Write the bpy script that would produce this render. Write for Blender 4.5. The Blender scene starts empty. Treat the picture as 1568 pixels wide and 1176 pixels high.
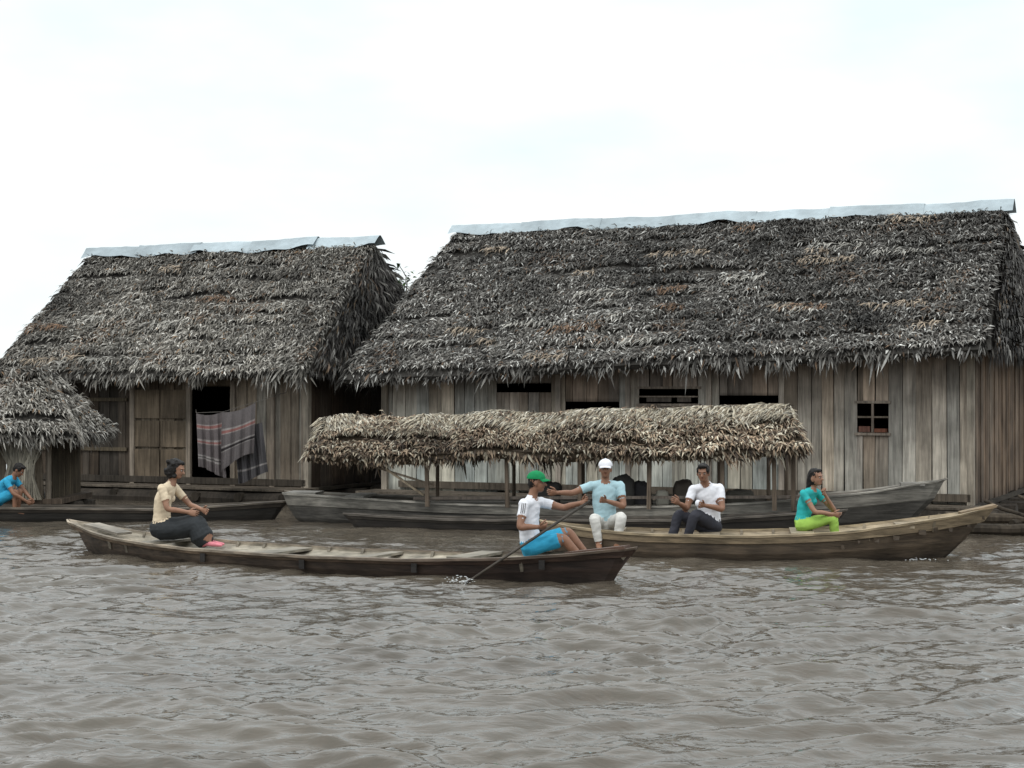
import bpy, bmesh, math, random
import numpy as np
from mathutils import Vector as V, noise, kdtree, Matrix
random.seed(7)
R=random.random
def U(a,b): return a+(b-a)*random.random()
def tint(c,a,b):
    g=U(a,b); return (c[0]*g,c[1]*g,c[2]*g)
scene=bpy.context.scene
scene.view_settings.view_transform='Standard'
scene.view_settings.look='None'
scene.view_settings.exposure=0
# ------------------------------------------------------------ materials
def new_mat(name):
    m=bpy.data.materials.new(name); m.use_nodes=True
    nt=m.node_tree; b=nt.nodes['Principled BSDF']
    return m,nt,b
def attr_mat(name,rough=.85,nscale=(6,6,.6),lo=.6,hi=1.25,bump=.3,spec=.2,scale=1.0,patch=.2):
    m,nt,b=new_mat(name); N=nt.nodes; L=nt.links
    at=N.new('ShaderNodeAttribute'); at.attribute_name='Col'
    tc=N.new('ShaderNodeTexCoord'); mp=N.new('ShaderNodeMapping'); mp.inputs['Scale'].default_value=nscale
    L.new(tc.outputs['Object'],mp.inputs['Vector'])
    nz=N.new('ShaderNodeTexNoise'); nz.inputs['Scale'].default_value=scale*3; nz.inputs['Detail'].default_value=6; nz.inputs['Roughness'].default_value=.65
    L.new(mp.outputs[0],nz.inputs['Vector'])
    mr=N.new('ShaderNodeMapRange'); mr.inputs['From Min'].default_value=.3; mr.inputs['From Max'].default_value=.7
    mr.inputs['To Min'].default_value=lo; mr.inputs['To Max'].default_value=hi
    L.new(nz.outputs['Fac'],mr.inputs['Value'])
    nz2=N.new('ShaderNodeTexNoise'); nz2.inputs['Scale'].default_value=1.7; nz2.inputs['Detail'].default_value=4
    L.new(tc.outputs['Object'],nz2.inputs['Vector'])
    mr2=N.new('ShaderNodeMapRange'); mr2.inputs['From Min'].default_value=.3; mr2.inputs['From Max'].default_value=.7
    mr2.inputs['To Min'].default_value=1-patch; mr2.inputs['To Max'].default_value=1+patch*.7
    L.new(nz2.outputs['Fac'],mr2.inputs['Value'])
    mm=N.new('ShaderNodeMath'); mm.operation='MULTIPLY'; L.new(mr.outputs[0],mm.inputs[0]); L.new(mr2.outputs[0],mm.inputs[1])
    vm=N.new('ShaderNodeVectorMath'); vm.operation='SCALE'
    L.new(at.outputs['Color'],vm.inputs[0]); L.new(mm.outputs[0],vm.inputs['Scale'])
    L.new(vm.outputs[0],b.inputs['Base Color'])
    b.inputs['Roughness'].default_value=rough; b.inputs['Specular IOR Level'].default_value=spec
    if bump:
        bp=N.new('ShaderNodeBump'); bp.inputs['Strength'].default_value=bump; bp.inputs['Distance'].default_value=.02
        L.new(nz.outputs['Fac'],bp.inputs['Height']); L.new(bp.outputs[0],b.inputs['Normal'])
    return m
M_wallwood=attr_mat('weathered_plank_wood',nscale=(7,7,.5),lo=.45,hi=1.3,patch=.42)
M_boatwood=attr_mat('boat_wood',nscale=(.9,3,9),rough=.6,spec=.35,lo=.4,hi=1.4,patch=.35)
M_thatch=attr_mat('palm_thatch',nscale=(8,8,8),lo=.75,hi=1.2,bump=0,rough=.7)
M_metal=attr_mat('zinc_sheet',nscale=(2,2,4),lo=.85,hi=1.1,bump=.1,rough=.5,spec=.5)
M_leaf=attr_mat('leaf_green',nscale=(5,5,5),lo=.7,hi=1.2,bump=0,rough=.6)
def col_mat(name,c,rough=.85,bump=.25,ns=30,var=.15,spec=.2):
    m,nt,b=new_mat(name); N=nt.nodes; L=nt.links
    tc=N.new('ShaderNodeTexCoord'); nz=N.new('ShaderNodeTexNoise'); nz.inputs['Scale'].default_value=ns; nz.inputs['Detail'].default_value=3
    L.new(tc.outputs['Object'],nz.inputs['Vector'])
    mr=N.new('ShaderNodeMapRange'); mr.inputs['From Min'].default_value=.3; mr.inputs['From Max'].default_value=.7
    mr.inputs['To Min'].default_value=1-var; mr.inputs['To Max'].default_value=1+var*.5
    L.new(nz.outputs['Fac'],mr.inputs['Value'])
    vm=N.new('ShaderNodeVectorMath'); vm.operation='SCALE'; vm.inputs[0].default_value=c
    L.new(mr.outputs[0],vm.inputs['Scale']); L.new(vm.outputs[0],b.inputs['Base Color'])
    b.inputs['Roughness'].default_value=rough; b.inputs['Specular IOR Level'].default_value=spec
    if bump:
        bp=N.new('ShaderNodeBump'); bp.inputs['Strength'].default_value=bump; bp.inputs['Distance'].default_value=.01
        L.new(nz.outputs['Fac'],bp.inputs['Height']); L.new(bp.outputs[0],b.inputs['Normal'])
    return m
SKIN=col_mat('skin',(.23,.115,.07),rough=.5,bump=.05,var=.12,spec=.35,ns=18)
SKIN2=col_mat('skin_light',(.29,.155,.10),rough=.5,bump=.05,var=.12,spec=.35,ns=18)
HAIR=col_mat('hair_black',(.010,.008,.007),rough=.6,bump=.6,ns=60,spec=.25,var=.4)
WHITE=col_mat('cloth_white',(.72,.72,.76),ns=14,var=.08,bump=.5)
CREAM=col_mat('cloth_cream',(.66,.54,.39),ns=14,var=.1,bump=.5)
BLACK=col_mat('cloth_black',(.030,.033,.036),ns=14,bump=.5)
GREY=col_mat('cloth_charcoal',(.04,.04,.05),ns=14,bump=.5)
AQUA=col_mat('cloth_pale_aqua',(.36,.52,.57),ns=14,var=.1,bump=.5)
TEAL=col_mat('cloth_teal',(.03,.38,.38),ns=14,var=.15,bump=.5)
LIME=col_mat('cloth_lime',(.30,.48,.09),ns=14,var=.15,bump=.5)
BLUE=col_mat('cloth_blue',(.035,.31,.50),ns=14,var=.15,bump=.5)
BEIGE=col_mat('cloth_offwhite',(.60,.585,.55),ns=14,var=.1,bump=.5)
CAPG=col_mat('cap_green',(.01,.21,.075),ns=25,bump=.2)
PINK=col_mat('shoe_pink',(.65,.22,.26),ns=25,bump=.1)
EYEW=col_mat('eye_white',(.4,.38,.36),bump=0,rough=.4)
LIP=col_mat('lips',(.19,.075,.055),bump=0,rough=.5)
FOAM=col_mat('foam',(.7,.72,.73),bump=0,rough=.4)
RED=col_mat('cloth_red',(.45,.03,.03),bump=.2)
# ------------------------------------------------------------ mesh helpers
class Acc:
    def __init__(s): s.v=[]; s.f=[]; s.c=[]; s.m=[]
    def add(s,vs,fs,col=(.5,.5,.5),mat=0):
        o=len(s.v); s.v.extend([tuple(p) for p in vs])
        if isinstance(col,list): s.c.extend(col)
        else: s.c.extend([col]*len(vs))
        for f in fs: s.f.append(tuple(i+o for i in f)); s.m.append(mat)
    def obj(s,name,mats,loc=(0,0,0),parent=None,smooth=False):
        me=bpy.data.meshes.new(name)
        L=V(loc)
        if L.length>0: vs=[(p[0]-L[0],p[1]-L[1],p[2]-L[2]) for p in s.v]
        else: vs=s.v
        me.from_pydata(vs,[],s.f)
        if not isinstance(mats,(list,tuple)): mats=[mats]
        for m in mats: me.materials.append(m)
        me.polygons.foreach_set('material_index',s.m)
        at=me.color_attributes.new('Col','FLOAT_COLOR','POINT')
        a=np.ones((len(s.c),4),dtype=np.float32); a[:,:3]=np.array(s.c,dtype=np.float32)
        at.data.foreach_set('color',a.ravel())
        if smooth: me.polygons.foreach_set('use_smooth',[True]*len(me.polygons))
        me.update()
        o=bpy.data.objects.new(name,me); scene.collection.objects.link(o)
        if parent:
            o.parent=parent; o.location=V(loc)-parent.location
        else: o.location=L
        return o
def empty(name,loc):
    e=bpy.data.objects.new(name,None); e.location=loc; e.empty_display_size=.3
    scene.collection.objects.link(e); return e
def box(acc,c,ax,ay,az,hx,hy,hz,col,mat=0,jit=0):
    c=V(c); vs=[]
    for i in (-1,1):
        for j in (-1,1):
            for k in (-1,1):
                p=c+ax*hx*i+ay*hy*j+az*hz*k
                if jit: p=p+V((U(-jit,jit),U(-jit,jit),U(-jit,jit)))
                vs.append(p)
    fs=[(0,1,3,2),(4,6,7,5),(0,4,5,1),(2,3,7,6),(0,2,6,4),(1,5,7,3)]
    acc.add(vs,fs,col,mat)
X=V((1,0,0));Y=V((0,1,0));Z=V((0,0,1))
def beam(acc,p,q,w,h,col,mat=0,up=Z):
    p=V(p);q=V(q); d=(q-p); L=d.length; d.normalize()
    s=d.cross(up)
    if s.length<.01: s=d.cross(X)
    s.normalize(); t=s.cross(d)
    box(acc,(p+q)/2,d,s,t,L/2,w/2,h/2,col,mat)
def tube(acc,pts,rads,col,mat=0,n=8,rb=None,side=None,cap=True):
    pts=[V(p) for p in pts]; vs=[];fs=[]
    m=len(pts)
    prev=None
    for i,p in enumerate(pts):
        d=(pts[min(i+1,m-1)]-pts[max(i-1,0)])
        if d.length<1e-6: d=Z.copy()
        d.normalize()
        if side is not None:
            s=V(side[i] if isinstance(side,list) else side)
            s=(s-d*s.dot(d))
            if s.length<1e-4: s=d.orthogonal()
            s.normalize()
        elif prev is not None:
            s=prev-d*prev.dot(d)
            if s.length<1e-4: s=d.orthogonal()
            s.normalize()
        else: s=d.orthogonal().normalized()
        prev=s; t=d.cross(s)
        a=rads[i]; b=rb[i] if rb else a
        for k in range(n):
            th=2*math.pi*k/n
            vs.append(p+s*(a*math.cos(th))+t*(b*math.sin(th)))
    for i in range(m-1):
        for k in range(n):
            k2=(k+1)%n
            fs.append((i*n+k,i*n+k2,(i+1)*n+k2,(i+1)*n+k))
    if cap:
        fs.append(tuple(reversed(range(n)))); fs.append(tuple((m-1)*n+k for k in range(n)))
    acc.add(vs,fs,col,mat)
    return vs
def ellipsoid(acc,c,fx,sx,ux,rx,ry,rz,col=(.5,.5,.5),mat=0,nu=14,nv=9,vmax=1.0):
    c=V(c); vs=[c+ux*rz];fs=[]
    rings=nv
    for i in range(1,rings):
        ph=math.pi*i/rings*vmax
        for k in range(nu):
            th=2*math.pi*k/nu
            vs.append(c+fx*(rx*math.sin(ph)*math.cos(th))+sx*(ry*math.sin(ph)*math.sin(th))+ux*(rz*math.cos(ph)))
    for k in range(nu): fs.append((0,1+k,1+(k+1)%nu))
    for i in range(rings-2):
        for k in range(nu):
            a=1+i*nu+k; b=1+i*nu+(k+1)%nu
            fs.append((a,a+nu,b+nu,b))
    if vmax>=1.0:
        vs.append(c-ux*rz); e=len(vs)-1; o=1+(rings-2)*nu
        for k in range(nu): fs.append((e,o+(k+1)%nu,o+k))
    acc.add(vs,fs,col,mat); return vs
# ------------------------------------------------------------ thatch
def pick(pal):
    t=R()*sum(p[0] for p in pal)
    for w,c in pal:
        t-=w
        if t<=0: return c
    return pal[-1][1]
def leaf(acc,b,d,n,L,w,lift,droop,col):
    s=d.cross(n)
    if s.length<1e-3: s=d.orthogonal()
    s.normalize(); s=s*(w*.5)
    s2=(s+n*U(-.6,.6)*w*.5)
    m=b+d*(L*.5)+n*(lift*.9)
    t=b+d*L+n*lift-Z*droop
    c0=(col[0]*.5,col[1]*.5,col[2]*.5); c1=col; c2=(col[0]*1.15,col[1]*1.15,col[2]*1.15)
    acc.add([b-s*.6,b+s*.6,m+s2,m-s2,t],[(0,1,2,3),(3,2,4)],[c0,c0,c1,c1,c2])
def thatch(acc,P00,P10,P01,P11,pal,course=.24,dens=26,Ll=(.10,.23),w=(.013,.030),lift=(.01,.065),ang=.65,fringe=True,base=(.03,.027,.023),sag=.05,frl=(.12,.28),vcol=None,warp=.22,bias=.25,v_min=0.0,clumps=0,mix=.35):
    P00,P10,P01,P11=map(V,(P00,P10,P01,P11))
    def S(u,v): 
        p=(P00*(1-u)+P10*u)*(1-v)+(P01*(1-u)+P11*u)*v
        q=noise.noise(p*.9)*sag+noise.noise(p*2.3)*sag*.4
        return p+nrm*q
    nrm=((P10+P11)-(P00+P01)).cross((P01+P11)-(P00+P10)); nrm.normalize()
    if nrm.z<0: nrm=-nrm
    nu,nv=24,12; vs=[];fs=[]
    for off in (-.04,-.13):
        for j in range(nv+1):
            for i in range(nu+1): vs.append(S(i/nu,j/nv)+nrm*off)
    o=(nu+1)*(nv+1)
    for j in range(nv):
        for i in range(nu):
            a=j*(nu+1)+i
            fs.append((a,a+1,a+nu+2,a+nu+1)); fs.append((a+o,a+nu+1+o,a+nu+2+o,a+1+o))
    for i in range(nu):
        a=nv*(nu+1)+i; fs.append((a,a+1,a+1+o,a+o))
    for j in range(nv):
        a=j*(nu+1); fs.append((a,a+nu+1,a+nu+1+o,a+o)); a+=nu; fs.append((a,a+o,a+nu+1+o,a+nu+1))
    acc.add(vs,fs,base)
    H=((P01-P00).length+(P11-P10).length)/2
    nc=max(1,int(round(H/course)))
    def frame(u,vv):
        T=(S(min(1,u+.02),vv)-S(max(0,u-.02),vv)); 
        if T.length<1e-5: T=P11-P01
        T.normalize()
        D=(P01*(1-u)+P11*u)-(P00*(1-u)+P10*u); D.normalize()
        return T,D
    for c in range(nc):
        v0=c/nc
        Lr=(S(1,v0+.5/nc)-S(0,v0+.5/nc)).length
        n=int(Lr*dens*4)
        for k in range(n):
            u=R(); 
            sub=int(R()*4)/4
            vv=v0+(sub+U(-mix,mix))/nc - .6/nc
            vv+=warp*noise.noise(V((u*Lr*.45,c*3.1,1)))/H+.08*noise.noise(V((u*Lr*2.2,c*1.7,4)))/H
            vv=max(v_min,min(1,vv))
            b=S(u,vv)
            T,D=frame(u,vv)
            a=random.gauss(bias*(1 if noise.noise(b*1.3)>-.15 else -1),ang)
            d=D*math.cos(a)+T*math.sin(a)
            d.normalize()
            col=pick(pal)
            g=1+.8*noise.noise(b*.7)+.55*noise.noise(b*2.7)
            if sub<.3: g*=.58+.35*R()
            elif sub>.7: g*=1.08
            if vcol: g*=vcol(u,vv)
            rr=noise.noise(b*1.1+V((9,2,5)))
            if rr>.36 and R()<.2: col=(.15,.105,.075)
            col=(col[0]*g,col[1]*g,col[2]*g)
            lf=U(*lift)*(.6+sub*1.0)*(1.9 if R()<.08 else 1)
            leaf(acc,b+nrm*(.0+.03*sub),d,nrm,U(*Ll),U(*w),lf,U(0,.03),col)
    for q in range(clumps):
        uc=U(.05,.95); vc_=U(.06,.95); Lr=(P11-P01).length; ln=U(.3,1.3)
        cc=pick([(2,(.36,.29,.22)),(2,(.42,.40,.36)),(1.4,(.20,.125,.08))])
        for k in range(int(ln*55)):
            u=min(.99,max(.01,uc+U(-.5,.5)*ln/Lr)); vv=min(1,max(v_min,vc_+random.gauss(0,.008)+ .03*(u-uc)))
            b=S(u,vv); T,D=frame(u,vv); a=random.gauss(-.35,.5)
            d=(D*math.cos(a)+T*math.sin(a)).normalized()
            leaf(acc,b+nrm*.04,d,nrm,U(.12,.28),U(.014,.03),U(.03,.11),U(0,.05),tint(cc,.5,1.2))
    if fringe:
        Lr=(P11-P01).length; n=int(Lr*110)
        for k in range(n):
            u=R(); T=(P11-P01).normalized()
            D=(P01*(1-u)+P11*u)-(P00*(1-u)+P10*u); D.normalize()
            f=U(.2,.95); d=(D*(1-f)-Z*f+T*random.gauss(.08,.28)).normalized()
            b=S(u,U(.965,1.0))+nrm*U(-.12,.02)
            q=.5+.8*abs(noise.noise(V((u*Lr*1.3,5,2))))*2+.4*abs(noise.noise(V((u*Lr*5,5,2))))
            if R()<.05: q*=1.7
            col=pick(pal); g=U(.5,1.05); col=(col[0]*g,col[1]*g,col[2]*g)
            leaf(acc,b,d,(nrm+V((0,-.3,0))).normalized(),U(*frl)*q,U(.016,.038),U(-.01,.05),0,col)
PAL_B=[(6,(.062,.056,.050)),(4,(.11,.103,.092)),(3,(.18,.17,.155)),(1.9,(.32,.31,.29)),(.4,(.13,.085,.055)),(.4,(.48,.47,.44))]
PAL_A=[(4,(.09,.081,.070)),(4,(.155,.143,.123)),(3.5,(.26,.242,.215)),(1.9,(.40,.38,.345)),(.4,(.17,.11,.065))]
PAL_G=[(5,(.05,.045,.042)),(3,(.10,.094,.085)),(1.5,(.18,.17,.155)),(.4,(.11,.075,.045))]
PAL_STRAW=[(5,(.40,.355,.275)),(3.5,(.28,.235,.17)),(2.5,(.53,.49,.41)),(1.8,(.13,.10,.072))]
PAL_BROWN=[(4,(.24,.175,.12)),(3,(.32,.27,.20)),(3.4,(.11,.077,.054)),(1.5,(.42,.38,.30)),(1.8,(.05,.038,.03))]
# ------------------------------------------------------------ houses
a25=math.radians(25); u_=V((math.cos(a25),-math.sin(a25),0)); v_=V((math.sin(a25),math.cos(a25),0))
def plank_wall(acc,corner,dirv,length,z0,z1,colf,openings=(),wmin=.15,wmax=.27,out=None,line=True):
    t=0
    edges=sorted(set([o[0] for o in openings]+[o[1] for o in openings]+[length]))
    while t<length-1e-4:
        nx=t+U(wmin,wmax)
        for e in edges:
            if t+.05<e<nx+.07: nx=e; break
        nx=min(nx,length)
        mid=(t+nx)/2
        segs=[(z0+U(-.05,.04),z1)]
        for o in openings:
            if o[0]<mid<o[1]:
                ns=[]
                for a,b in segs:
                    if o[2]>a: ns.append((a,min(b,o[2])))
                    if o[3]<b: ns.append((max(a,o[3]),b))
                segs=ns
        j=U(-.014,.014)
        tilt=U(-.008,.008)
        for a,b in segs:
            if b-a<.02: continue
            c0=colf(mid,a); c1=colf(mid,b); g=U(.6,1.2); ti=U(-.07,.07)
            hw=(nx-t)/2-U(.003,.008); th=.012
            P=corner+dirv*mid+out*j
            vs=[];cs=[]
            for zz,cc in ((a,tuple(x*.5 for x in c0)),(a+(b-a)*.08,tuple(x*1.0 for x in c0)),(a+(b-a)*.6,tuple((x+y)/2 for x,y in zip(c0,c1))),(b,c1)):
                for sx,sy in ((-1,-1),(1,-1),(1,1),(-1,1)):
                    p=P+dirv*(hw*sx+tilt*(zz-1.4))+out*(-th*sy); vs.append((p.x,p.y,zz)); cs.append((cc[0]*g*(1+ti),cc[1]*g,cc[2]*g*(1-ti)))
            fs=[]
            for q in range(3):
                for k in range(4):
                    k2=(k+1)%4; fs.append((q*4+k,q*4+k2,q*4+4+k2,q*4+4+k))
            fs+=[(0,3,2,1),(12,13,14,15)]
            acc.add(vs,fs,cs)
        t=nx
    if line:
        c=corner+dirv*length/2-out*.06+Z*((z0+z1)/2)
        box(acc,c,dirv,out,Z,length/2-.02,.012,(z1-z0)/2-.01,(.02,.017,.014))  # unseen dark lining, added to block light through the plank gaps
def ridge_cap(acc,p,q,vdir,drop,wid,nsh,col):
    p=V(p);q=V(q); d=(q-p); L=d.length; d.normalize()
    for s in range(nsh):
        a=s/nsh*L-.08; b=(s+1)/nsh*L+.08
        ncol=12; vs=[];cs=[];fs=[]
        lift=.15+.014*(s%2); g=U(.78,1.12); ph=R()*9; tl=U(-.02,.02)
        for i in range(ncol+1):
            t=a+(b-a)*i/ncol
            for (w,h) in ((-1,-1),(-.5,-.45),(-.12,-.02),(.12,-.02),(.5,-.45),(1,-1)):
                wob=(.055*max(0,math.sin(t*2.6+ph))+.025*math.sin(t*7+ph))*abs(w)+U(-.006,.006)
                c=p+d*t+vdir*(w*wid)+Z*(h*drop+lift+wob+.03*noise.noise(V((t,3,1)))+tl*(i/ncol-.5))
                vs.append(c); cs.append(tuple(x*g for x in col))
        for i in range(ncol):
            for k in range(5):
                o=i*6+k; fs.append((o,o+1,o+7,o+6))
        acc.add(vs,fs,cs)
def log(acc,p,q,r,col):
    p=V(p);q=V(q);n=6
    pts=[p+(q-p)*(i/n)+V((0,U(-.02,.02),U(-.02,.02))) for i in range(n+1)]
    tube(acc,pts,[r*U(.85,1.1) for _ in pts],col,n=9)
def house(name,eaveL,L,w,zr,zeL,zeR,pal,ov,openings,colf,sidecol,ztop=2.72,caps=6,dens=26,vc=None,ins=(0,0),clumps=0):
    e=empty(name,(eaveL[0]+u_.x*L/2+v_.x*w,eaveL[1]+u_.y*L/2+v_.y*w,0))
    EL=V((eaveL[0],eaveL[1],0)); ER=EL+u_*L
    RL=EL+v_*w+Z*zr+u_*ins[0]; RR=ER+v_*w+Z*zr-u_*ins[1]
    BL=EL+v_*2*w+Z*zeL; BR=ER+v_*2*w+Z*zeR
    FL=EL+Z*zeL; FR=ER+Z*zeR
    acc=Acc()
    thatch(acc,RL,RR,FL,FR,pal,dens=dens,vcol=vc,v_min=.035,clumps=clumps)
    thatch(acc,RR,RL,BR,BL,pal,dens=7,fringe=False,Ll=(.3,.5),w=(.05,.09),v_min=.04)
    for (rp,f,b,sg) in ((RR,FR,BR,1),(RL,FL,BL,-1)):
        A0=rp-Z*.05-u_*(.01*sg)
        F0=f+u_*(.16*sg)-Z*.02+v_*.05; B0=b+u_*(.16*sg)-Z*.02-v_*.05
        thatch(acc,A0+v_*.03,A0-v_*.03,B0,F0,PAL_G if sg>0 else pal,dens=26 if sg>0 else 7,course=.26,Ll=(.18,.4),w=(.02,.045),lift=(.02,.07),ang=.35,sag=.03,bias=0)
        for (p,q) in ((rp,f),(rp,b)):
            n=int((q-p).length*80)
            D=(q-p).normalized()
            for k in range(n):
                t=R(); P=p+(q-p)*t+Z*U(-.08,.03)
                d=(D*U(.5,1)+u_*sg*U(-.25,.3)-Z*U(0,.3)).normalized()
                col=pick(pal); g=U(.5,1.0); col=tuple(x*g for x in col)
                leaf(acc,P,d,u_*sg,U(.14,.32),U(.02,.04),U(0,.05),.02,col)
    acc.obj('roof_thatch',M_thatch,loc=e.location,parent=e)
    ac=Acc(); ridge_cap(ac,RL-u_*.06,RR+u_*.10,v_,.24,.22,caps,(.34,.40,.43))
    ac.obj('ridge_cap',M_metal,loc=e.location,parent=e)
    ac=Acc()
    CR=ER+v_*ov-u_*.3; CL=EL+v_*ov+u_*.45; wl=(CR-CL).length; dep=2*w-2*ov
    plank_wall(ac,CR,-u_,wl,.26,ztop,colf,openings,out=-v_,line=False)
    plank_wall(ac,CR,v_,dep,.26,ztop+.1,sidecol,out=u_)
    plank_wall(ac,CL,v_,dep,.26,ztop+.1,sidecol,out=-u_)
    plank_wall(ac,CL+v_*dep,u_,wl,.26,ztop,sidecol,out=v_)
    box(ac,(CR+CL)/2+v_*dep/2+Z*.24,u_,v_,Z,wl/2+.1,dep/2+.1,.03,(.05,.04,.03))
    for P in (CR,CL,CR+v_*dep,CL+v_*dep):
        box(ac,P-v_*.03+Z*1.5,u_,v_,Z,.055,.055,1.32,(.30,.26,.21))
    ac.obj('plank_walls',M_wallwood,loc=e.location,parent=e)
    ac=Acc()
    t=.3
    while t<L-.2:
        p=EL+u_*t+v_*.12+Z*(zeL+(zeR-zeL)*t/L-.05); q=EL+u_*t+v_*(ov+.4)+Z*(zeL+(zeR-zeL)*t/L-.08+(ov+.3)*(zr-zeL)/w)
        tube(ac,[p,q],[.035,.04],(.07,.055,.04),n=6); t+=U(.7,1.0)
    log(ac,EL+u_*.2+v_*.25+Z*(zeL+.0),ER-u_*.2+v_*.25+Z*(zeR+.0),.035,(.08,.065,.05))
    dk=.75
    nb=int(wl/.9)
    for r in range(4):
        o=-v_*(.02+dk*(r+.5)/4)
        beam(ac,CL+o+Z*.255-u_*.2,CR+o+Z*(.255+U(-.01,.01))+u_*.25,dk/4-.012,.035,tint((.14,.115,.09),.7,1.1))
    for i in range(nb+1):
        t=i/nb
        P=CL+(CR-CL)*t
        log(ac,P-v_*(dk+.15)+Z*.13,P+v_*(dep*.6)+Z*.13,.09,(.05,.04,.03))
    for r in range(8):
        o=-v_*(dk-.05)+v_*(r*1.0)
        log(ac,CL+o-u_*.4+Z*.03,CR+o+u_*.5+Z*.03,.19,(.045,.036,.028))
    ac.obj('raft_base',M_wallwood,loc=e.location,parent=e)
    return e,CR,CL
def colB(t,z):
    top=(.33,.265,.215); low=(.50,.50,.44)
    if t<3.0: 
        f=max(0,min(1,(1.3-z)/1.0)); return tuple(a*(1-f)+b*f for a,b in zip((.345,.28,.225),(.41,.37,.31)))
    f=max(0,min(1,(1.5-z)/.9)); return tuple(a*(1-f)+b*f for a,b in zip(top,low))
opB=[(1.3,1.8,1.40,1.86),(3.12,4.13,1.84,1.99),(4.5,5.56,1.85,2.1),(5.92,6.93,1.72,1.88),(7.2,8.25,2.04,2.2)]
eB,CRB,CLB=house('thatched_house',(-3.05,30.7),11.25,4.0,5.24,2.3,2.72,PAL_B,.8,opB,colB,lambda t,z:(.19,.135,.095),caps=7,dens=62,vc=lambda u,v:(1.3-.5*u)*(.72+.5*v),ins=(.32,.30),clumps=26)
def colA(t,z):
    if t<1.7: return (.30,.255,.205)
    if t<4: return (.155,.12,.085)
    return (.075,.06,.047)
eA,CRA,CLA=house('thatched_house',(-10.46,33.93),7.35,3.0,4.98,2.3,2.42,PAL_A,.7,[(1.65,2.62,.3,2.15),(5.2,5.9,.9,1.7)],colA,lambda t,z:(.08,.06,.045),caps=5,dens=58,vc=lambda u,v:.78+.4*v,ins=(.22,.25),clumps=9)  # side planks coloured dark to stand in for shade under the eaves
ac=Acc()
def wp(C,t,z,o=.03): return C-u_*t-v_*o+Z*z
box(ac,wp(CRB,1.55,1.63),u_,v_,Z,.018,.02,.23,(.2,.16,.13)); box(ac,wp(CRB,1.55,1.645),u_,v_,Z,.25,.015,.015,(.16,.13,.1))
box(ac,wp(CRB,1.42,1.43,.0),u_,v_,Z,.1,.05,.03,(.2,.08,.05)); box(ac,wp(CRB,1.68,1.45,.0),u_,v_,Z,.09,.05,.045,(.16,.08,.06))
for t0,t1,z in ((1.26,1.84,1.37),(1.26,1.84,1.885),(4.45,5.6,1.83),(4.45,5.6,2.12),(4.5,5.56,1.97)):
    box(ac,wp(CRB,(t0+t1)/2,z,.035),u_,v_,Z,(t1-t0)/2,.014,.02 if z!=1.97 else .012,(.26,.215,.175))
for t in (4.75,5.1,5.3): box(ac,wp(CRB,t,1.93,.0),u_,v_,Z,.12,.02,.05,(.12,.10,.085))
for t,z0,z1 in ((3.05,.3,2.7),(4.3,.3,2.7),(5.75,.3,2.7),(7.05,.3,2.7)):
    box(ac,wp(CRB,t,(z0+z1)/2,.045),u_,v_,Z,.045,.02,(z1-z0)/2,(.37,.32,.27))
beam(ac,wp(CRB,0,.38,.06),wp(CRB,10.2,.38,.06),.05,.12,(.11,.09,.07))
ac.obj('window_frames',M_wallwood,loc=eB.location,parent=eB)
ac=Acc()
for t0,t1 in ((2.66,3.3),(3.33,3.92)):
    for z0,z1 in ((.34,.95),(.98,1.5),(1.53,2.1)):
        box(ac,wp(CRA,(t0+t1)/2,(z0+z1)/2,.035),u_,v_,Z,(t1-t0)/2,.01,(z1-z0)/2-.008,tint((.155,.12,.085),.75,1.15))
for t in (1.62,2.63,3.96,.05,.75): box(ac,wp(CRA,t,1.25,.05),u_,v_,Z,.05,.03,1.0,(.24,.20,.16))
for z in (.93,1.9): box(ac,wp(CRA,5.4,z,.04),u_,v_,Z,1.3,.02,.035,(.10,.08,.055))
beam(ac,wp(CRA,0,.36,.06),wp(CRA,6.5,.36,.06),.05,.12,(.06,.05,.04))
ac.obj('door_panels',M_wallwood,loc=eA.location,parent=eA)
# ------------------------------------------------------------ hut
eC=empty('thatched_hut',(-9,28.5,0)); ac=Acc()
RL=V((-11.2,28.9,2.5)); RR=V((-7.85,28.5,2.42)); FL=V((-11.2,27.5,1.33)); FR=V((-6.98,27.35,1.34)); BR=V((-6.9,29.7,1.36)); BL=V((-11.2,30.2,1.35))
thatch(ac,RL,RR,FL,FR,PAL_A,dens=60,course=.2,sag=.1,lift=(.02,.08))
thatch(ac,RR+V((0,.1,0)),RR,BR,FR,PAL_A,dens=60,course=.2)
thatch(ac,RR,RL,BR,BL,PAL_A,dens=8,course=.3,fringe=False)
for k in range(900):
    t=R(); P=RL+(RR-RL)*t+Z*U(-.02,.03)
    leaf(ac,P,V((U(-.4,.7),U(-1,1),-.5)).normalized(),Z,U(.14,.28),U(.02,.035),.03,.08,tuple(x*.8 for x in pick(PAL_A)))
for k in range(700):
    t=R(); P=RR+(FR-RR)*t
    leaf(ac,P+V((0,0,.03)),V((.6+U(-.2,.3),-.4+U(-.2,.2),-.6)).normalized(),V((.3,-.3,.8)),U(.14,.28),U(.02,.035),.04,.05,pick(PAL_A))
ac.obj('roof_thatch',M_thatch,loc=eC.location,parent=eC)
ac=Acc(); x=-11
while x<-7.6:
    w=U(.06,.14); g=U(.5,1.1); c=(.24*g,.195*g,.145*g)
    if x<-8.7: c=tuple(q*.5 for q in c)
    beam(ac,(x+U(-.05,.05),27.85+U(-.02,.02),.3),(x+U(-.05,.05),27.85,1.6),w,.02,c,up=Y); x+=w*.95
for yy in np.arange(27.9,29.6,.13):
    g=U(.5,1.0); beam(ac,(-7.5,yy,.3),(-7.5,yy,1.6),.12,.02,(.10*g,.08*g,.055*g),up=X)
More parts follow.
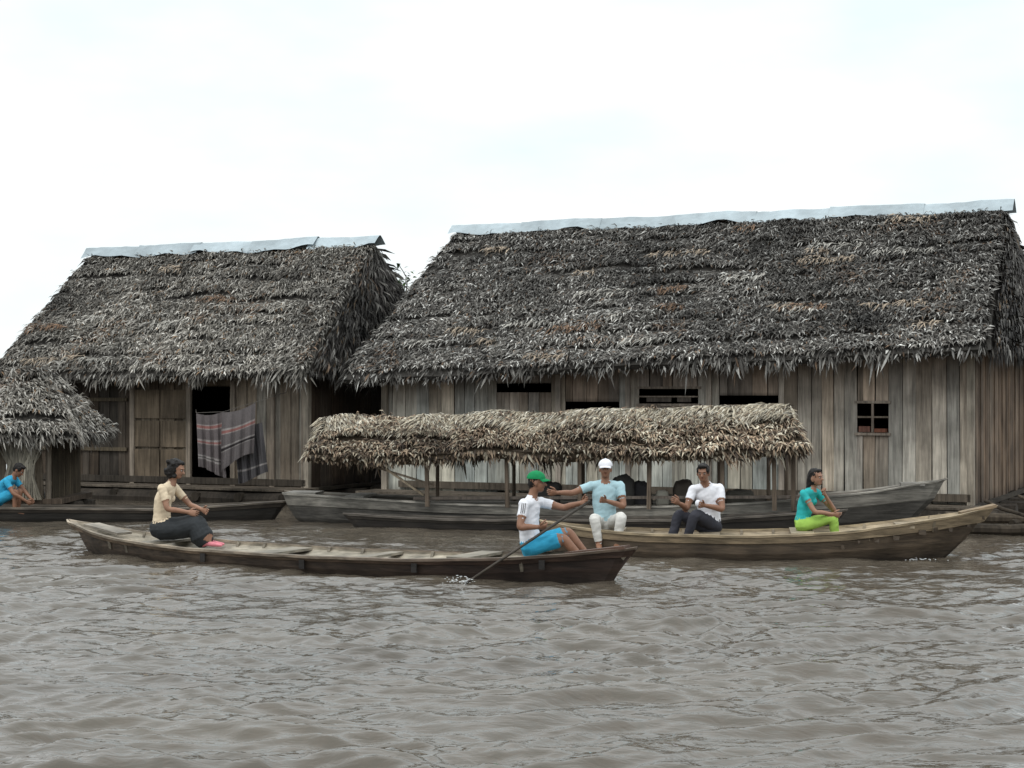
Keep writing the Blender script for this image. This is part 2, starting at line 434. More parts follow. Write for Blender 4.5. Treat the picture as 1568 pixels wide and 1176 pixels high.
for x in (-7.55,-8.6,-10): tube(ac,[(x,27.8,-.2),(x,27.8,1.6)],[.05,.045],(.17,.14,.11),n=7)
box(ac,(-9.2,28.7,.27),X,Y,Z,1.9,1.0,.04,(.08,.06,.045))
for y in (27.8,28.6,29.4): log(ac,(-11,y,.1),(-7.2,y,.1),.12,(.06,.05,.04))
for k in range(110):
    x=U(-8.25,-7.7); g=U(.5,1.15); tube(ac,[(x+U(-.1,.1),27.66+U(-.04,.04),.3),(x*.7-7.95*.3+U(-.05,.05),27.7,U(.75,.9)),(x+U(-.15,.15),27.72,U(1.1,1.35))],[.014,.018,.01],(.30*g,.27*g,.215*g),n=4)
ac.obj('slat_walls',M_wallwood,loc=eC.location,parent=eC)
# ------------------------------------------------------------ laundry
def cloth(acc,p,q,h,stripes,base,fold=.05,lean=0):
    p=V(p);q=V(q); n=46;m=60; vs=[];cs=[];fs=[]
    ph=R()*9
    for j in range(m+1):
        v=j/m
        for i in range(n+1):
            u=i/n
            sg=-.05*math.sin(math.pi*u)*(1-v)
            P=p+(q-p)*u+Z*(-h*v*(1-.12*math.sin(2.5*u+ph)*v)+sg)
            f=fold*(.3+v)*(math.sin(u*21+ph+v*1.5)+.5*math.sin(u*43+ph*2))
            P=P+Y*f*.9+X*(lean*v)
            c=base
            for (a,b,cc) in stripes:
                if a<=v<b: c=cc
            g=.9+.2*R(); vs.append(P); cs.append(tuple(x*g for x in c))
    for j in range(m):
        for i in range(n):
            a=j*(n+1)+i; fs.append((a,a+1,a+n+2,a+n+1))
    acc.add(vs,fs,cs)
M_cloth=attr_mat('woven_cloth',nscale=(30,30,30),lo=.85,hi=1.1,bump=.1)
el=empty('clothes_line',(-5,30.7,1.8)); ac=Acc()
g1=(.118,.102,.102); rs=(.24,.11,.10); dk=(.03,.025,.027); wt=(.27,.25,.24)
st=[(.18,.2,wt),(.2,.24,rs),(.24,.26,wt),(.45,.47,wt),(.47,.51,rs),(.51,.53,wt),(.75,.77,wt),(.77,.8,dk),(.8,.82,wt)]
cloth(ac,(-5.72,30.9,1.66),(-5.2,30.8,1.70),1.08,st,g1,lean=.05)
cloth(ac,(-5.22,30.74,1.68),(-4.6,30.62,1.86),1.02,[(.3,.32,wt),(.32,.37,rs),(.37,.39,wt),(.6,.62,wt),(.62,.68,dk),(.68,.7,wt)],(.122,.108,.108),fold=.035,lean=-.03)
cloth(ac,(-5.05,30.9,1.5),(-4.5,30.75,1.5),1.0,[(.8,.83,wt)],(.08,.075,.078),lean=.1)
ac.obj('striped_blankets',M_cloth,loc=el.location,parent=el,smooth=True)
ac=Acc(); tube(ac,[(-6.0,32.4,1.72),(-5.72,30.92,1.67),(-5.2,30.78,1.69),(-4.6,30.62,1.87),(-4.15,31.5,2.05)],[.005]*5,(.10,.09,.08),n=5)
ac.obj('line',M_cloth,loc=el.location,parent=el)
# ------------------------------------------------------------ boats
def interp(pts,s):
    xs=[p[0] for p in pts]; ys=[p[1] for p in pts]
    return float(np.interp(s,xs,ys))
def sm(pts,s): 
    return (interp(pts,max(0,s-.03))+interp(pts,s)+interp(pts,min(1,s+.03)))/3 if 0.0<s<1.0 else interp(pts,s)
def hull(acc,A,B,bw,width,sheer,rakeA,rakeB,ct,cm,cb,cin,floor=.09,bow=0.0,keel=-.12,seam=.55,n=90,rim=(.4,.35,.28),tipcol=None,tips=(.72,.92)):
    A=V((A[0],A[1],0));B=V((B[0],B[1],0)); d=(B-A); L=d.length; d.normalize(); s_=V((-d.y,d.x,0))
    if s_.y>0: s_=-s_
    allv=[];allc=[]
    for i in range(n+1):
        s=i/n
        hb=max(.012,sm(width,s)*bw/2); zg=sm(sheer,s)+.006*noise.noise(V((s*L*3,1,A.x)))
        ke=keel
        cshift=bow*math.sin(math.pi*s)
        def P(sk,off,z): 
            return A+d*(sk*L)+s_*(off+cshift)+Z*z
        sk=rakeA+(1-rakeA-rakeB)*s
        def mixs(f): return s*(1-f)+sk*f
        zi=max(floor,zg-.28); zi=min(zi,zg-.03)
        g=1+.35*noise.noise(V((s*L*1.5,hb*9,zg)))
        hi=max(hb-.03,.006)
        H=zg-ke
        rim_o=hb+.018
        gr=1+.5*noise.noise(V((s*L*4,7,zg)))
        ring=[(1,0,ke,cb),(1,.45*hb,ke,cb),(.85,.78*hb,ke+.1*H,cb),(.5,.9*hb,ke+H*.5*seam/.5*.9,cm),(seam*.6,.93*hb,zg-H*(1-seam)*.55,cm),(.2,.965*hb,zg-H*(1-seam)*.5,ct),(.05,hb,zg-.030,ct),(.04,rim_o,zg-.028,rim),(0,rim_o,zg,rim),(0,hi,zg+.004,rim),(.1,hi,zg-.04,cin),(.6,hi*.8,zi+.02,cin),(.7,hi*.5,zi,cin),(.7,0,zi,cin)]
        full=[(f,o,z,c) for f,o,z,c in ring]+[(f,-o,z,c) for f,o,z,c in reversed(ring[1:-1])]
        tk=max(0,min(1,(s-tips[0])/(tips[1]-tips[0]))) if tipcol else 0
        for f,o,z,c in full:
            gg=gr if c is rim else g
            if tipcol and (c is ct or c is cm): c=tuple(a_*(1-tk)+b_*tk*(1 if c is ct else .55) for a_,b_ in zip(c,tipcol))
            elif tipcol and c is rim: c=tuple(a_*(1-tk*.75)+b_*tk*.75 for a_,b_ in zip(c,tipcol))
            allv.append(P(mixs(f),o,z)); allc.append(tuple(x*gg for x in c))
        m=len(full)
    fs=[]
    for i in range(n):
        for k in range(m):
            k2=(k+1)%m; fs.append((i*m+k,i*m+k2,(i+1)*m+k2,(i+1)*m+k))
    fs.append(tuple(range(m))); fs.append(tuple(reversed([n*m+k for k in range(m)])))
    acc.add(allv,fs,allc)
    def at(s,off=0,dz=0):
        return A+d*(s*L)+s_*(off*sm(width,s)*bw/2+bow*math.sin(math.pi*s))+Z*(sm(sheer,s)+dz)
    return at,d,s_
def ribs(acc,at,ss,col):
    for s in ss:
        for sg in (-1,1):
            beam(acc,at(s,sg*.93,-.005),at(s,sg*.80,-.16),.035,.03,col)
WG=[(0,.03),(.04,.35),(.12,.68),(.25,.93),(.45,1),(.65,.96),(.82,.74),(.93,.38),(1,.03)]
SG=[(0,.41),(.06,.33),(.15,.245),(.3,.20),(.5,.19),(.68,.205),(.82,.25),(.92,.32),(1,.40)]
def canoe_obj(name,*a,**k):
    ac=Acc(); extra=k.pop('extra',None); r=hull(ac,*a,**k)
    if extra: extra(ac,*r)
    c=(V((a[0][0],a[0][1],0))+V((a[1][0],a[1][1],0)))/2
    return ac.obj(name,M_boatwood,loc=c),r
def exG(ac,at,d,s_):
    for s,w,dz in ((.205,.26,-.03),(.43,.3,-.035),(.60,.16,-.03),(.76,.26,.0)):
        beam(ac,at(s,-.92,dz),at(s,.92,dz),w,.03,tint((.22,.195,.155),.8,1.1))
    beam(ac,at(.05,-.1,.012),at(.125,0,.0),.26,.03,(.28,.245,.20))
    beam(ac,at(.90,0,-.01),at(.985,0,.012),.2,.035,(.09,.05,.035))
    ribs(ac,at,[.13,.17,.26,.31,.36,.48,.54,.66,.71,.85],(.18,.155,.12))
    for s in (.34,.52,.7,.88):
        P=at(s,1.0,-.10)+s_*.004; box(ac,P,d,s_,Z,.035,.008,.05,(.02,.017,.015))
canoe_obj('dugout_canoe',(-5.72,22.0),(1.34,18.2),1.08,WG,SG,.06,.05,(.20,.145,.10),(.085,.062,.045),(.02,.015,.012),(.30,.265,.21),extra=exG,bow=.18,rim=(.27,.22,.165),seam=.60,tipcol=(.055,.033,.024),tips=(.3,.75))
WF=[(0,.03),(.06,.4),(.18,.8),(.4,1),(.65,.95),(.82,.68),(.93,.35),(1,.05)]
SF=[(0,.42),(.1,.34),(.25,.30),(.5,.30),(.68,.36),(.82,.47),(.93,.56),(1,.655)]
def exF(ac,at,d,s_):
    for s,w,dz in ((.17,.26,-.0),(.38,.26,.0),(.58,.28,.01),(.8,.2,-.03)):
        beam(ac,at(s,-.92,dz-.02),at(s,.92,dz-.02),w,.03,tint((.27,.22,.155),.8,1.1))
    beam(ac,at(.92,0,.0),at(.995,0,.015),.2,.035,(.27,.195,.12))
    ribs(ac,at,[.25,.32,.45,.52,.65,.72,.86],(.21,.17,.12))
    for s in (.66,.70,.74,.78,.83,.86,.90,.93,.965):
        P=at(s+U(-.01,.01),.97,-.10-U(0,.10))+s_*.006; box(ac,P,d,s_,Z,.03*U(.4,1.6),.006,.025*U(.6,1.4),(.05,.035,.022),jit=.009)
canoe_obj('dugout_canoe',(.35,21.75),(5.97,21.0),1.0,WF,SF,.05,.14,(.25,.19,.122),(.085,.062,.042),(.025,.019,.015),(.30,.24,.165),extra=exF,bow=.12,rim=(.32,.25,.16),seam=.5)
WH=[(0,.05),(.08,.5),(.3,1),(.7,1),(.92,.5),(1,.05)]
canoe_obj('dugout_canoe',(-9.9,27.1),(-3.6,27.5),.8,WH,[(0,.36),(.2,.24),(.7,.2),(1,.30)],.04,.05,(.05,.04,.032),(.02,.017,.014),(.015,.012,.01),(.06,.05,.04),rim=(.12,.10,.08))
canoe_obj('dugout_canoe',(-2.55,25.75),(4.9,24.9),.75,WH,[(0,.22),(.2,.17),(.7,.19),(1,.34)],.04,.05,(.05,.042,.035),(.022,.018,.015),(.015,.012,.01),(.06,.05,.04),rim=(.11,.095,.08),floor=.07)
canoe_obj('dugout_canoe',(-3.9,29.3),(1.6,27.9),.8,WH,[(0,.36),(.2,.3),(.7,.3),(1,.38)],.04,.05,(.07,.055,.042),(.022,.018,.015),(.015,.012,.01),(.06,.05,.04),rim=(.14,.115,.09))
eE=empty('covered_boat',(1.4,26.3,0)); ac=Acc()
WE=[(0,.30),(.05,.5),(.2,.92),(.4,1),(.7,.95),(.88,.6),(.96,.32),(1,.12)]
SE=[(0,.46),(.1,.42),(.3,.34),(.55,.33),(.75,.42),(.9,.58),(1,.76)]
atE,dE,sE=hull(ac,(-3.6,27.15),(6.5,25.5),1.35,WE,SE,.04,.09,(.20,.185,.16),(.07,.064,.056),(.02,.017,.015),(.10,.085,.07),floor=.12,rim=(.29,.27,.235),seam=.36)
for s,w in ((.03,.5),(.12,.3),(.8,.3),(.95,.35)):
    beam(ac,atE(s,-.9,-.0),atE(s,.9,-.0),w,.04,(.25,.235,.21))
for o in (-.7,-.35,0,.35,.7):
    beam(ac,atE(.16,o,-.1),atE(.76,o,-.1),.22,.025,tint((.14,.12,.095),.7,1.1))
ac.obj('hull',M_boatwood,loc=eE.location,parent=eE)
ac=Acc()
DRL=V((-3.0,26.95,1.58)); DRR=V((4.18,25.75,1.80)); DFL=V((-3.15,26.2,1.04)); DFR=V((4.32,24.95,1.21)); DBL=DRL*2-DFL; DBR=DRR*2-DFR; DBL.z=1.02; DBR.z=1.19
roofD=Acc()
thatch(roofD,DRL,DRR,DFL,DFR,PAL_BROWN,course=.17,dens=64,Ll=(.09,.2),w=(.014,.030),lift=(.02,.08),ang=.7,base=(.06,.045,.03),frl=(.07,.18),sag=.12,bias=.1)
thatch(roofD,DRR,DRL,DBR,DBL,PAL_BROWN,course=.3,dens=12,base=(.07,.05,.035),fringe=True)
TD=(DRR-DRL).normalized(); DD=((DFL+DFR)/2-(DRL+DRR)/2).normalized(); ND=TD.cross(DD); 
if ND.z<0: ND=-ND
n=4600
for k in range(n):
    t=(k+R())/n; P=DRL+(DRR-DRL)*t; 
    v=R()**1.3*.46*(1+.5*noise.noise(V((t*12,8,1))))
    P=P+DD*v*.8+Z*(.09*noise.noise(V((t*9,0,0)))+.02)+ND*(.05)
    a=.75+random.gauss(0,.28)
    if noise.noise(V((t*7,4,4)))>.1: a=-.35+random.gauss(0,.35)
    d=DD*math.cos(a)-TD*math.sin(a)*1
    g=(1+.35*noise.noise(P*3))*(1 if R()>.3 else .5)*(1.12-.5*v); col=tuple(x*g for x in pick(PAL_STRAW))
    leaf(roofD,P-d*.03,d,ND,U(.14,.3),U(.012,.024),U(.01,.05),.02,col)
for k in range(900):
    t=(k+R())/900; P=DRL+(DRR-DRL)*t+Z*(.04+.09*noise.noise(V((t*9,0,0))))
    d=(TD*U(-.7,.7)+V((0,U(-1,1),-.4))).normalized()
    leaf(roofD,P,d,Z,U(.12,.28),U(.014,.026),U(.01,.05),.05,pick(PAL_STRAW))
for (r,f,b,sg) in ((DRL,DFL,DBL,-1),(DRR,DFR,DBR,1)):
    for q in (f,b):
        for k in range(240):
            t=R(); P=r+(q-r)*t+Z*.02
            d=((q-r).normalized()*.7+TD*sg*U(-.1,.5)-Z*U(0,.3)).normalized()
            leaf(roofD,P,d,Z,U(.1,.24),U(.015,.028),.03,.02,pick(PAL_STRAW if t<.5 else PAL_BROWN))
roofD.obj('thatch_canopy',M_thatch,loc=eE.location,parent=eE)
pc=(.13,.10,.075)
def onF(px_x):
    f=(px_x-DFL.x)/(DFR.x-DFL.x); P=DFL+(DFR-DFL)*f; return P
for x in (-1.31,-.09,1.0,2.02,3.1,3.85,4.12):
    P=onF(x); P=P+V((.02,.14,.04))
    tube(ac,[(P.x,P.y,.3),(P.x+U(-.02,.02),P.y,P.z+.08)],[.036,.032],tint(pc,.7,1.2),n=7)
    Q=P+V((.1,1.25,0)); tube(ac,[(Q.x,Q.y,.3),(Q.x,Q.y,P.z+.08)],[.03,.03],pc,n=6)
    tube(ac,[(P.x,P.y,P.z+.05),(P.x+.06,P.y+.65,P.z+.5)],[.022,.02],pc,n=5)
log(ac,DFL+V((.1,.12,.03)),DFR+V((-.1,.12,.03)),.025,pc); log(ac,DBL+V((.1,-.12,.03)),DBR+V((-.1,-.12,.03)),.025,pc); log(ac,DRL-Z*.08,DRR-Z*.08,.03,pc)
beam(ac,(-2.1,26.25,.98),(-1.35,26.2,.46),.03,.11,(.26,.21,.15),up=Y)
beam(ac,(-2.2,26.3,.92),(-1.2,26.2,.62),.03,.05,(.2,.16,.12),up=Y)
beam(ac,(-1.5,26.15,.42),(4.3,25.2,.50),.04,.10,(.12,.10,.085),up=Y)
ac.obj('posts_and_frame',M_wallwood,loc=eE.location,parent=eE)
# sacks and bundles standing on the deck
ac=Acc()
for (x,y,sx,sy,sz,zc,c) in ((1.70,26.0,.17,.17,.30,.48,(.05,.047,.043)),(1.98,26.1,.15,.15,.24,.44,(.035,.033,.035)),(2.62,25.95,.16,.15,.25,.47,(.06,.05,.04)),(2.85,26.05,.14,.14,.18,.42,(.04,.035,.03)),(.55,26.3,.22,.2,.24,.44,(.04,.037,.035)),(3.45,25.9,.22,.2,.15,.42,(.06,.055,.045)),(2.28,25.95,.10,.09,.13,.44,(.30,.28,.235))):
    o=len(ac.v); c0=V((x,y,zc)); ellipsoid(ac,c0,X,Y,Z,sx,sy,sz,c,nu=24,nv=18)
    for i in range(o,len(ac.v)):
        p=V(ac.v[i]); r_=p-c0
        # squarish sack shape with slumped folds
        m_=max(abs(r_.x)/sx,abs(r_.y)/sy,abs(r_.z)/sz,.01); l_=math.sqrt((r_.x/sx)**2+(r_.y/sy)**2+(r_.z/sz)**2)
        r_=r_*(1+.45*(l_/m_-1))
        ac.v[i]=tuple(c0+r_*(1+.22*noise.noise(p*6)+.16*noise.noise(p*15)))
ac.obj('cargo_sacks',M_cloth,loc=eE.location,parent=eE,smooth=True)
ac=Acc()
for p,q,r in (((5.9,24.6,.08),(9.5,23.9,.12),.09),((6.4,25.2,.2),(9.8,24.6,.22),.08),((7.3,24.9,.1),(9,26.2,.3),.07),((6.9,24.9,.45),(8.2,24.2,-.05),.03),((7.6,25.6,.5),(8.6,24.0,.0),.025),((6.2,24.9,.25),(7.4,24.6,-.1),.04)):
    log(ac,p,q,r,tint((.07,.055,.04),.6,1.2))
ac.obj('driftwood_logs',M_wallwood,loc=(7.5,24.8,0))
# ------------------------------------------------------------ tree behind houses
ac=Acc()
def branch(p,d,L,r,dep):
    n=4; pts=[p]; 
    for i in range(n):
        d=(d+V((U(-.2,.2),U(-.2,.2),U(-.05,.15)))).normalized(); pts.append(pts[-1]+d*L/n)
    tube(ac,pts,[r*(1-.5*i/n) for i in range(n+1)],(.10,.08,.06),mat=0,n=5)
    if dep>0:
        for k in range(4):
            q=pts[random.randint(1,n)]
            branch(q,(d+V((U(-1,1),U(-1,1),U(-.1,.7)))).normalized(),L*.55,r*.5,dep-1)
    if dep<=1:
        for k in range(26 if p.z<4.2 else 12):
            c=pts[random.randint(1,n)]+V((U(-.16,.16),U(-.16,.16),U(-.14,.14)))
            dd=V((U(-1,1),U(-1,1),U(-.8,.5))).normalized(); g=U(.5,1.3)
            leaf(ac,c,dd,V((U(-.5,.5),U(-.5,.5),1)).normalized(),U(.08,.16),U(.04,.07),.01,.02,(.055*g,.10*g,.03*g))
st_=random.getstate(); random.seed(21)
branch(V((-2.3,42,0)),V((0.0,0,1)),3.1,.11,3)
random.setstate(st_)
ac.obj('tree',M_leaf,loc=(-2.3,42,0))
# ------------------------------------------------------------ people
class Src:
    def __init__(s): s.acc=Acc(); s.tag=[]
    def loft(s,pts,ra,mat,rb=None,side=None,sub=6,n=20):
        pts=[V(p) for p in pts]; P=[];A=[];B=[];S=[]
        rb=rb or ra
        m=len(pts)
        def cr(a,b,c,d,t): return .5*((2*b)+(c-a)*t+(2*a-5*b+4*c-d)*t*t+(3*b-a-3*c+d)*t*t*t)
        for i in range(m-1):
            i0=max(0,i-1);i3=min(m-1,i+2)
            for k in range(sub):
                t=k/sub
                P.append(cr(pts[i0],pts[i],pts[i+1],pts[i3],t)); A.append(cr(ra[i0],ra[i],ra[i+1],ra[i3],t)); B.append(cr(rb[i0],rb[i],rb[i+1],rb[i3],t))
                if isinstance(side,list): S.append(side[i]*(1-t)+side[i+1]*t)
        P.append(pts[-1]);A.append(ra[-1]);B.append(rb[-1])
        if isinstance(side,list): S.append(side[-1])
        d0=(P[0]-P[1]).normalized(); d1=(P[-1]-P[-2]).normalized()
        r0=min(A[0],B[0]);r1=min(A[-1],B[-1])
        P=[P[0]+d0*r0*.95,P[0]+d0*r0*.7]+P+[P[-1]+d1*r1*.7,P[-1]+d1*r1*.95]
        A=[A[0]*.3,A[0]*.7]+A+[A[-1]*.7,A[-1]*.3]; B=[B[0]*.3,B[0]*.7]+B+[B[-1]*.7,B[-1]*.3]
        if isinstance(side,list): S=[S[0],S[0]]+S+[S[-1],S[-1]]; sd=S
        else: sd=side
        vs=tube(s.acc,P,A,(1,1,1),n=n,rb=B,side=sd)
        s.tag+= [mat]*len(vs)
    def ell(s,c,f,sd,u,rx,ry,rz,mat):
        vs=ellipsoid(s.acc,c,f,sd,u,rx,ry,rz,nu=20,nv=14); s.tag+=[mat]*len(vs)
def remesh(acc,vox):
    me=bpy.data.meshes.new('tmp'); me.from_pydata(acc.v,[],acc.f)
    o=bpy.data.objects.new('tmp',me); scene.collection.objects.link(o)
    m=o.modifiers.new('r','REMESH'); m.mode='VOXEL'; m.voxel_size=vox; m.adaptivity=0
    sm_=o.modifiers.new('s','SMOOTH'); sm_.factor=.5; sm_.iterations=2
    dg=bpy.context.evaluated_depsgraph_get(); 
    res=bpy.data.meshes.new_from_object(o.evaluated_get(dg))
    bpy.data.objects.remove(o); bpy.data.meshes.remove(me)
    return res
def hand(acc,w,d,side,mat,curl=.5,sc=1.0,thumb=1):
    d=V(d).normalized(); s=V(side); s=(s-d*s.dot(d)).normalized(); n=d.cross(s) ; n=n*thumb
    tube(acc,[w-d*.02*sc,w+d*.01*sc,w+d*.05*sc,w+d*.088*sc,w+d*.098*sc],[.024*sc,.03*sc,.041*sc,.042*sc,.034*sc],(1,1,1),mat=mat,n=12,rb=[.02*sc,.019*sc,.017*sc,.014*sc,.009*sc],side=s)
    for i,(o,L) in enumerate(((.031,.072),(.011,.08),(-.010,.075),(-.030,.058))):
        p=w+d*.088*sc+s*o*sc; L*=sc; pts=[p-d*.01]; ang=0
        for k,f in enumerate((.45,.32,.23)):
            ang+=curl*(.6+.25*k)+.05*i
            dir_=(d*math.cos(ang)+n*math.sin(ang)+s*(o*2.2)*.6).normalized()
            pts.append(pts[-1]+dir_*L*f*1.08)
        tube(acc,pts,[.0095*sc,.009*sc,.0082*sc,.0062*sc],(1,1,1),mat=mat,n=7)
    p=w+d*.025*sc+s*.028*sc; t1=(s*.75+d*.7+n*.25).normalized(); t2=(s*.25+d*.85+n*(.3+curl*.4)).normalized()
    tube(acc,[p,p+t1*.04*sc,p+t1*.04*sc+t2*.03*sc,p+t1*.04*sc+t2*.055*sc],[.014*sc,.012*sc,.0105*sc,.007*sc],(1,1,1),mat=mat,n=7)
def person(name,org,J,skin,shirt,pants,yaw,pitch=0,roll=0,g=1.0,cap=None,hair='short',sleeve=.6,legtype='long',shoe=None,female=False,curl=(.6,.6),hsides=(None,None),extra=None):
    J={k:V(p) for k,p in J.items()}
    mats=[skin,shirt,pants,HAIR,EYEW,LIP,cap or HAIR,shoe or skin,RED]
    S=Src()
    pel=J.get('pelvis',V((0,0,0))); ch=J['chest']; nk=J['neck']; hd=J['head']
    ss=(J['shR']-J['shL']).normalized(); hs=(J['hipR']-J['hipL']).normalized()
    if ss.dot(hs)<0: hs=-hs
    k=(.88 if female else .96)*g
    mid=(pel+ch)/2
    up=(nk-ch)
    S.loft([pel+V((0,0,-.03*g)),pel+V((0,0,.05*g)),pel*.7+mid*.3+V((0,0,.03))],[.155*k,.16*k,.14*k],2,rb=[.11*k,.12*k,.105*k],side=hs)
    S.loft([pel+V((0,0,.055*g)),mid,ch,ch+up*.55,ch+up*.85],[.155*k,.148*k,.162*k,.160*k,.10*k],1,rb=[.118*k,.112*k,.115*k,.10*k,.07*k],side=[hs,(hs+ss)/2,ss,ss,ss])
    S.loft([J['shL']*.95+nk*.05-Z*.005,(J['shL']+J['shR'])/2*.4+nk*.6-Z*.03,J['shR']*.95+nk*.05-Z*.005],[.060*k,.070*k,.060*k],1)
    if female: 
        f0=ss.cross(Z); 
        if f0.dot(V((math.cos(yaw),math.sin(yaw),0)))<0: f0=-f0
        for q in (-1,1): S.ell(ch+f0*.08*g+ss*.062*q+Z*.02,f0,ss,Z,.05*g,.056*g,.055*g,1)
    f=V((math.cos(yaw)*math.cos(pitch),math.sin(yaw)*math.cos(pitch),math.sin(pitch)))
    s=V((-math.sin(yaw),math.cos(yaw),0)); u=f.cross(s); 
    if u.z<0: u=-u
    if roll: 
        q=Matrix.Rotation(roll,3,f); s=q@s; u=q@u
    h=.96*(g*.5+.5)
    S.loft([nk-Z*.03*g,nk*.5+hd*.5-f*.01-u*.03,hd-u*.05*h-f*.015],[.060*g,.050*g,.054*g],0)
    def HP(a,b,c): return hd+f*(a*h)+s*(b*h)+u*(c*h)
    S.ell(HP(-.008,0,.03),f,s,u,.094*h,.074*h,.088*h,0)
    S.ell(HP(.022,0,-.02),f,s,u,.068*h,.062*h,.085*h,0)
    S.ell(HP(.040,0,-.072),f,s,u,.043*h,.043*h,.036*h,0)
    S.loft([HP(.083,0,.018),HP(.100,0,-.012),HP(.108,0,-.024)],[.009*h,.012*h,.015*h],0,n=8)
    S.ell(HP(.075,0,.03),f,s,u,.02*h,.05*h,.012*h,0)
    for q in (-1,1): S.ell(HP(-.005,q*.077,-.008),f,s,u,.018*h,.010*h,.031*h,0)
    if cap:
        S.ell(HP(-.03,0,.03),f,s,u,.075*h,.079*h,.075*h,3); S.ell(HP(-.055,0,-.01),f,s,u,.052*h,.07*h,.06*h,3)
    elif hair=='short':
        S.ell(HP(-.022,0,.045),f,s,u,.095*h,.083*h,.088*h,3); S.ell(HP(-.055,0,.0),f,s,u,.055*h,.07*h,.07*h,3)
        S.ell(HP(.035,0,.098),f,s,u,.055*h,.066*h,.030*h,3)
        for q in (-1,1): S.ell(HP(.0,q*.066,.04),f,s,u,.055*h,.018*h,.045*h,3)
    elif hair=='curly':
        S.ell(HP(-.035,0,.042),f,s,u,.10*h,.092*h,.095*h,3); S.ell(HP(-.07,0,-.03),f,s,u,.065*h,.085*h,.095*h,3)
        for q in (-1,1): S.ell(HP(-.03,q*.078,-.01),f,s,u,.052*h,.026*h,.075*h,3)
        for kk in range(30): S.ell(HP(-.06+U(-.07,.08),U(-.09,.09),.03+U(-.13,.08)),f,s,u,.03,.03,.03,3)
        S.ell(HP(.025,0,.098),f,s,u,.055*h,.066*h,.028*h,3)
    elif hair=='long':
        S.ell(HP(-.022,0,.045),f,s,u,.10*h,.087*h,.092*h,3); S.ell(HP(.02,0,.1),f,s,u,.06*h,.06*h,.025*h,3)
        S.ell(HP(-.035,0,-.01),f,s,u,.078*h,.09*h,.125*h,3)
        S.loft([HP(-.06,0,.03),HP(-.075,0,-.08),HP(-.10,0,-.2),HP(-.12,.01,-.32)],[.088*h,.095*h,.08*h,.035*h],3,rb=[.06*h,.06*h,.05*h,.02*h],side=s)
    hacc=Acc()
    for i,(a,b,c) in enumerate((('shL','elL','wrL'),('shR','elR','wrR'))):
        A_,B_,C_=J[a],J[b],J[c]
        e0=A_+(B_-A_)*(sleeve*.9)
        S.loft([e0,B_,B_*.6+C_*.4,C_],[.047*k,.040*k,.038*k,.026*k],0)
        e=A_+(B_-A_)*(sleeve-.08)
        S.loft([A_+(A_-B_)*.02,A_*.5+e*.5,e],[.064*k,.060*k,.058*k],1)
        dd=(C_-B_).normalized()
        sd=hsides[i] or (0,-.2,1)
        hand(hacc,C_,dd,sd,0,curl=curl[i],sc=g*.98,thumb=1 if i==0 else -1)
    for (a,b,c) in (('hipL','knL','anL'),('hipR','knR','anR')):
        A_,B_,C_=J[a],J[b],J[c]
        if legtype=='long':
            S.loft([A_,A_*.5+B_*.5,B_,B_*.5+C_*.5,B_*.08+C_*.92],[.095*g,.083*g,.068*g,.060*g,.052*g],2)
            S.loft([B_*.2+C_*.8,C_],[.036*g,.036*g],0)
        elif legtype=='shorts':
            S.loft([A_,A_*.5+B_*.5,A_*.17+B_*.83],[.10*g,.092*g,.085*g],2)
            S.loft([A_*.25+B_*.75,B_,B_*.6+C_*.4,C_],[.06*g,.056*g,.052*g,.036*g],0)
        else: S.loft([B_*.5+C_*.5,C_],[.046*g,.036*g],0)
        fd=V((B_-A_)); fd.z=0
        if fd.length<.05: fd=V((math.cos(yaw),math.sin(yaw),0))
        fd.normalize()
        if J.get('foot'): fd=J['foot'].normalized()
        S.loft([C_-fd*.03-Z*.03,C_+fd*.06-Z*.045,C_+fd*.16-Z*.058],[.035*g,.04*g,.03*g],7,rb=[.035*g,.028*g,.018*g],side=fd.cross(Z))
    if legtype=='skirt':
        kn=(J['knL']+J['knR'])/2; hp=(J['hipL']+J['hipR'])/2; an=(J['anL']+J['anR'])/2
        S.loft([hp-Z*.01,hp*.5+kn*.5-Z*.035,kn-Z*.03,kn*.55+an*.45-V((.03,0,0)),kn*.2+an*.8-V((.05,0,0))],[.18*g,.20*g,.19*g,.20*g,.21*g],2,rb=[.14*g,.14*g,.135*g,.13*g,.14*g],side=hs)
    me=remesh(S.acc,.0085)
    kd=kdtree.KDTree(len(S.acc.v))
    for i,p in enumerate(S.acc.v): kd.insert(p,i)
    kd.balance()
    vt=[]
    for v in me.vertices:
        _,i,_=kd.find(v.co); vt.append(S.tag[i])
    nb=[[] for _ in vt]
    for e_ in me.edges:
        a_,b_=e_.vertices; nb[a_].append(b_); nb[b_].append(a_)
    for it in range(8):
        nt_=list(vt)
        for i,l in enumerate(nb):
            cnt={vt[i]:1.5}
            for j in l: cnt[vt[j]]=cnt.get(vt[j],0)+1
            nt_[i]=max(cnt,key=cnt.get)
        vt=nt_
    newco=[]
    for v,t in zip(me.vertices,vt):
        co=v.co.copy()
        if t in (1,2):
            q=V((co.x,co.y,co.z*1.5)); w=noise.noise(q*7)+.7*noise.noise(V((co.x*9+co.z*9,co.y*9,(co.z-co.x*.5)*26)))
            co+=v.normal*(.0065*w)
        elif t==3: co+=v.normal*(.006*noise.noise(co*45)+.005*noise.noise(co*20))
        newco.append(co)
    out=Acc()
    out.v=[tuple(c) for c in newco]; out.c=[(1,1,1)]*len(newco)
    for p in me.polygons:
        ts=[vt[i] for i in p.vertices]; out.f.append(tuple(p.vertices)); out.m.append(max(set(ts),key=ts.count))
    bpy.data.meshes.remove(me)
    out.add(hacc.v,hacc.f,(1,1,1),0)
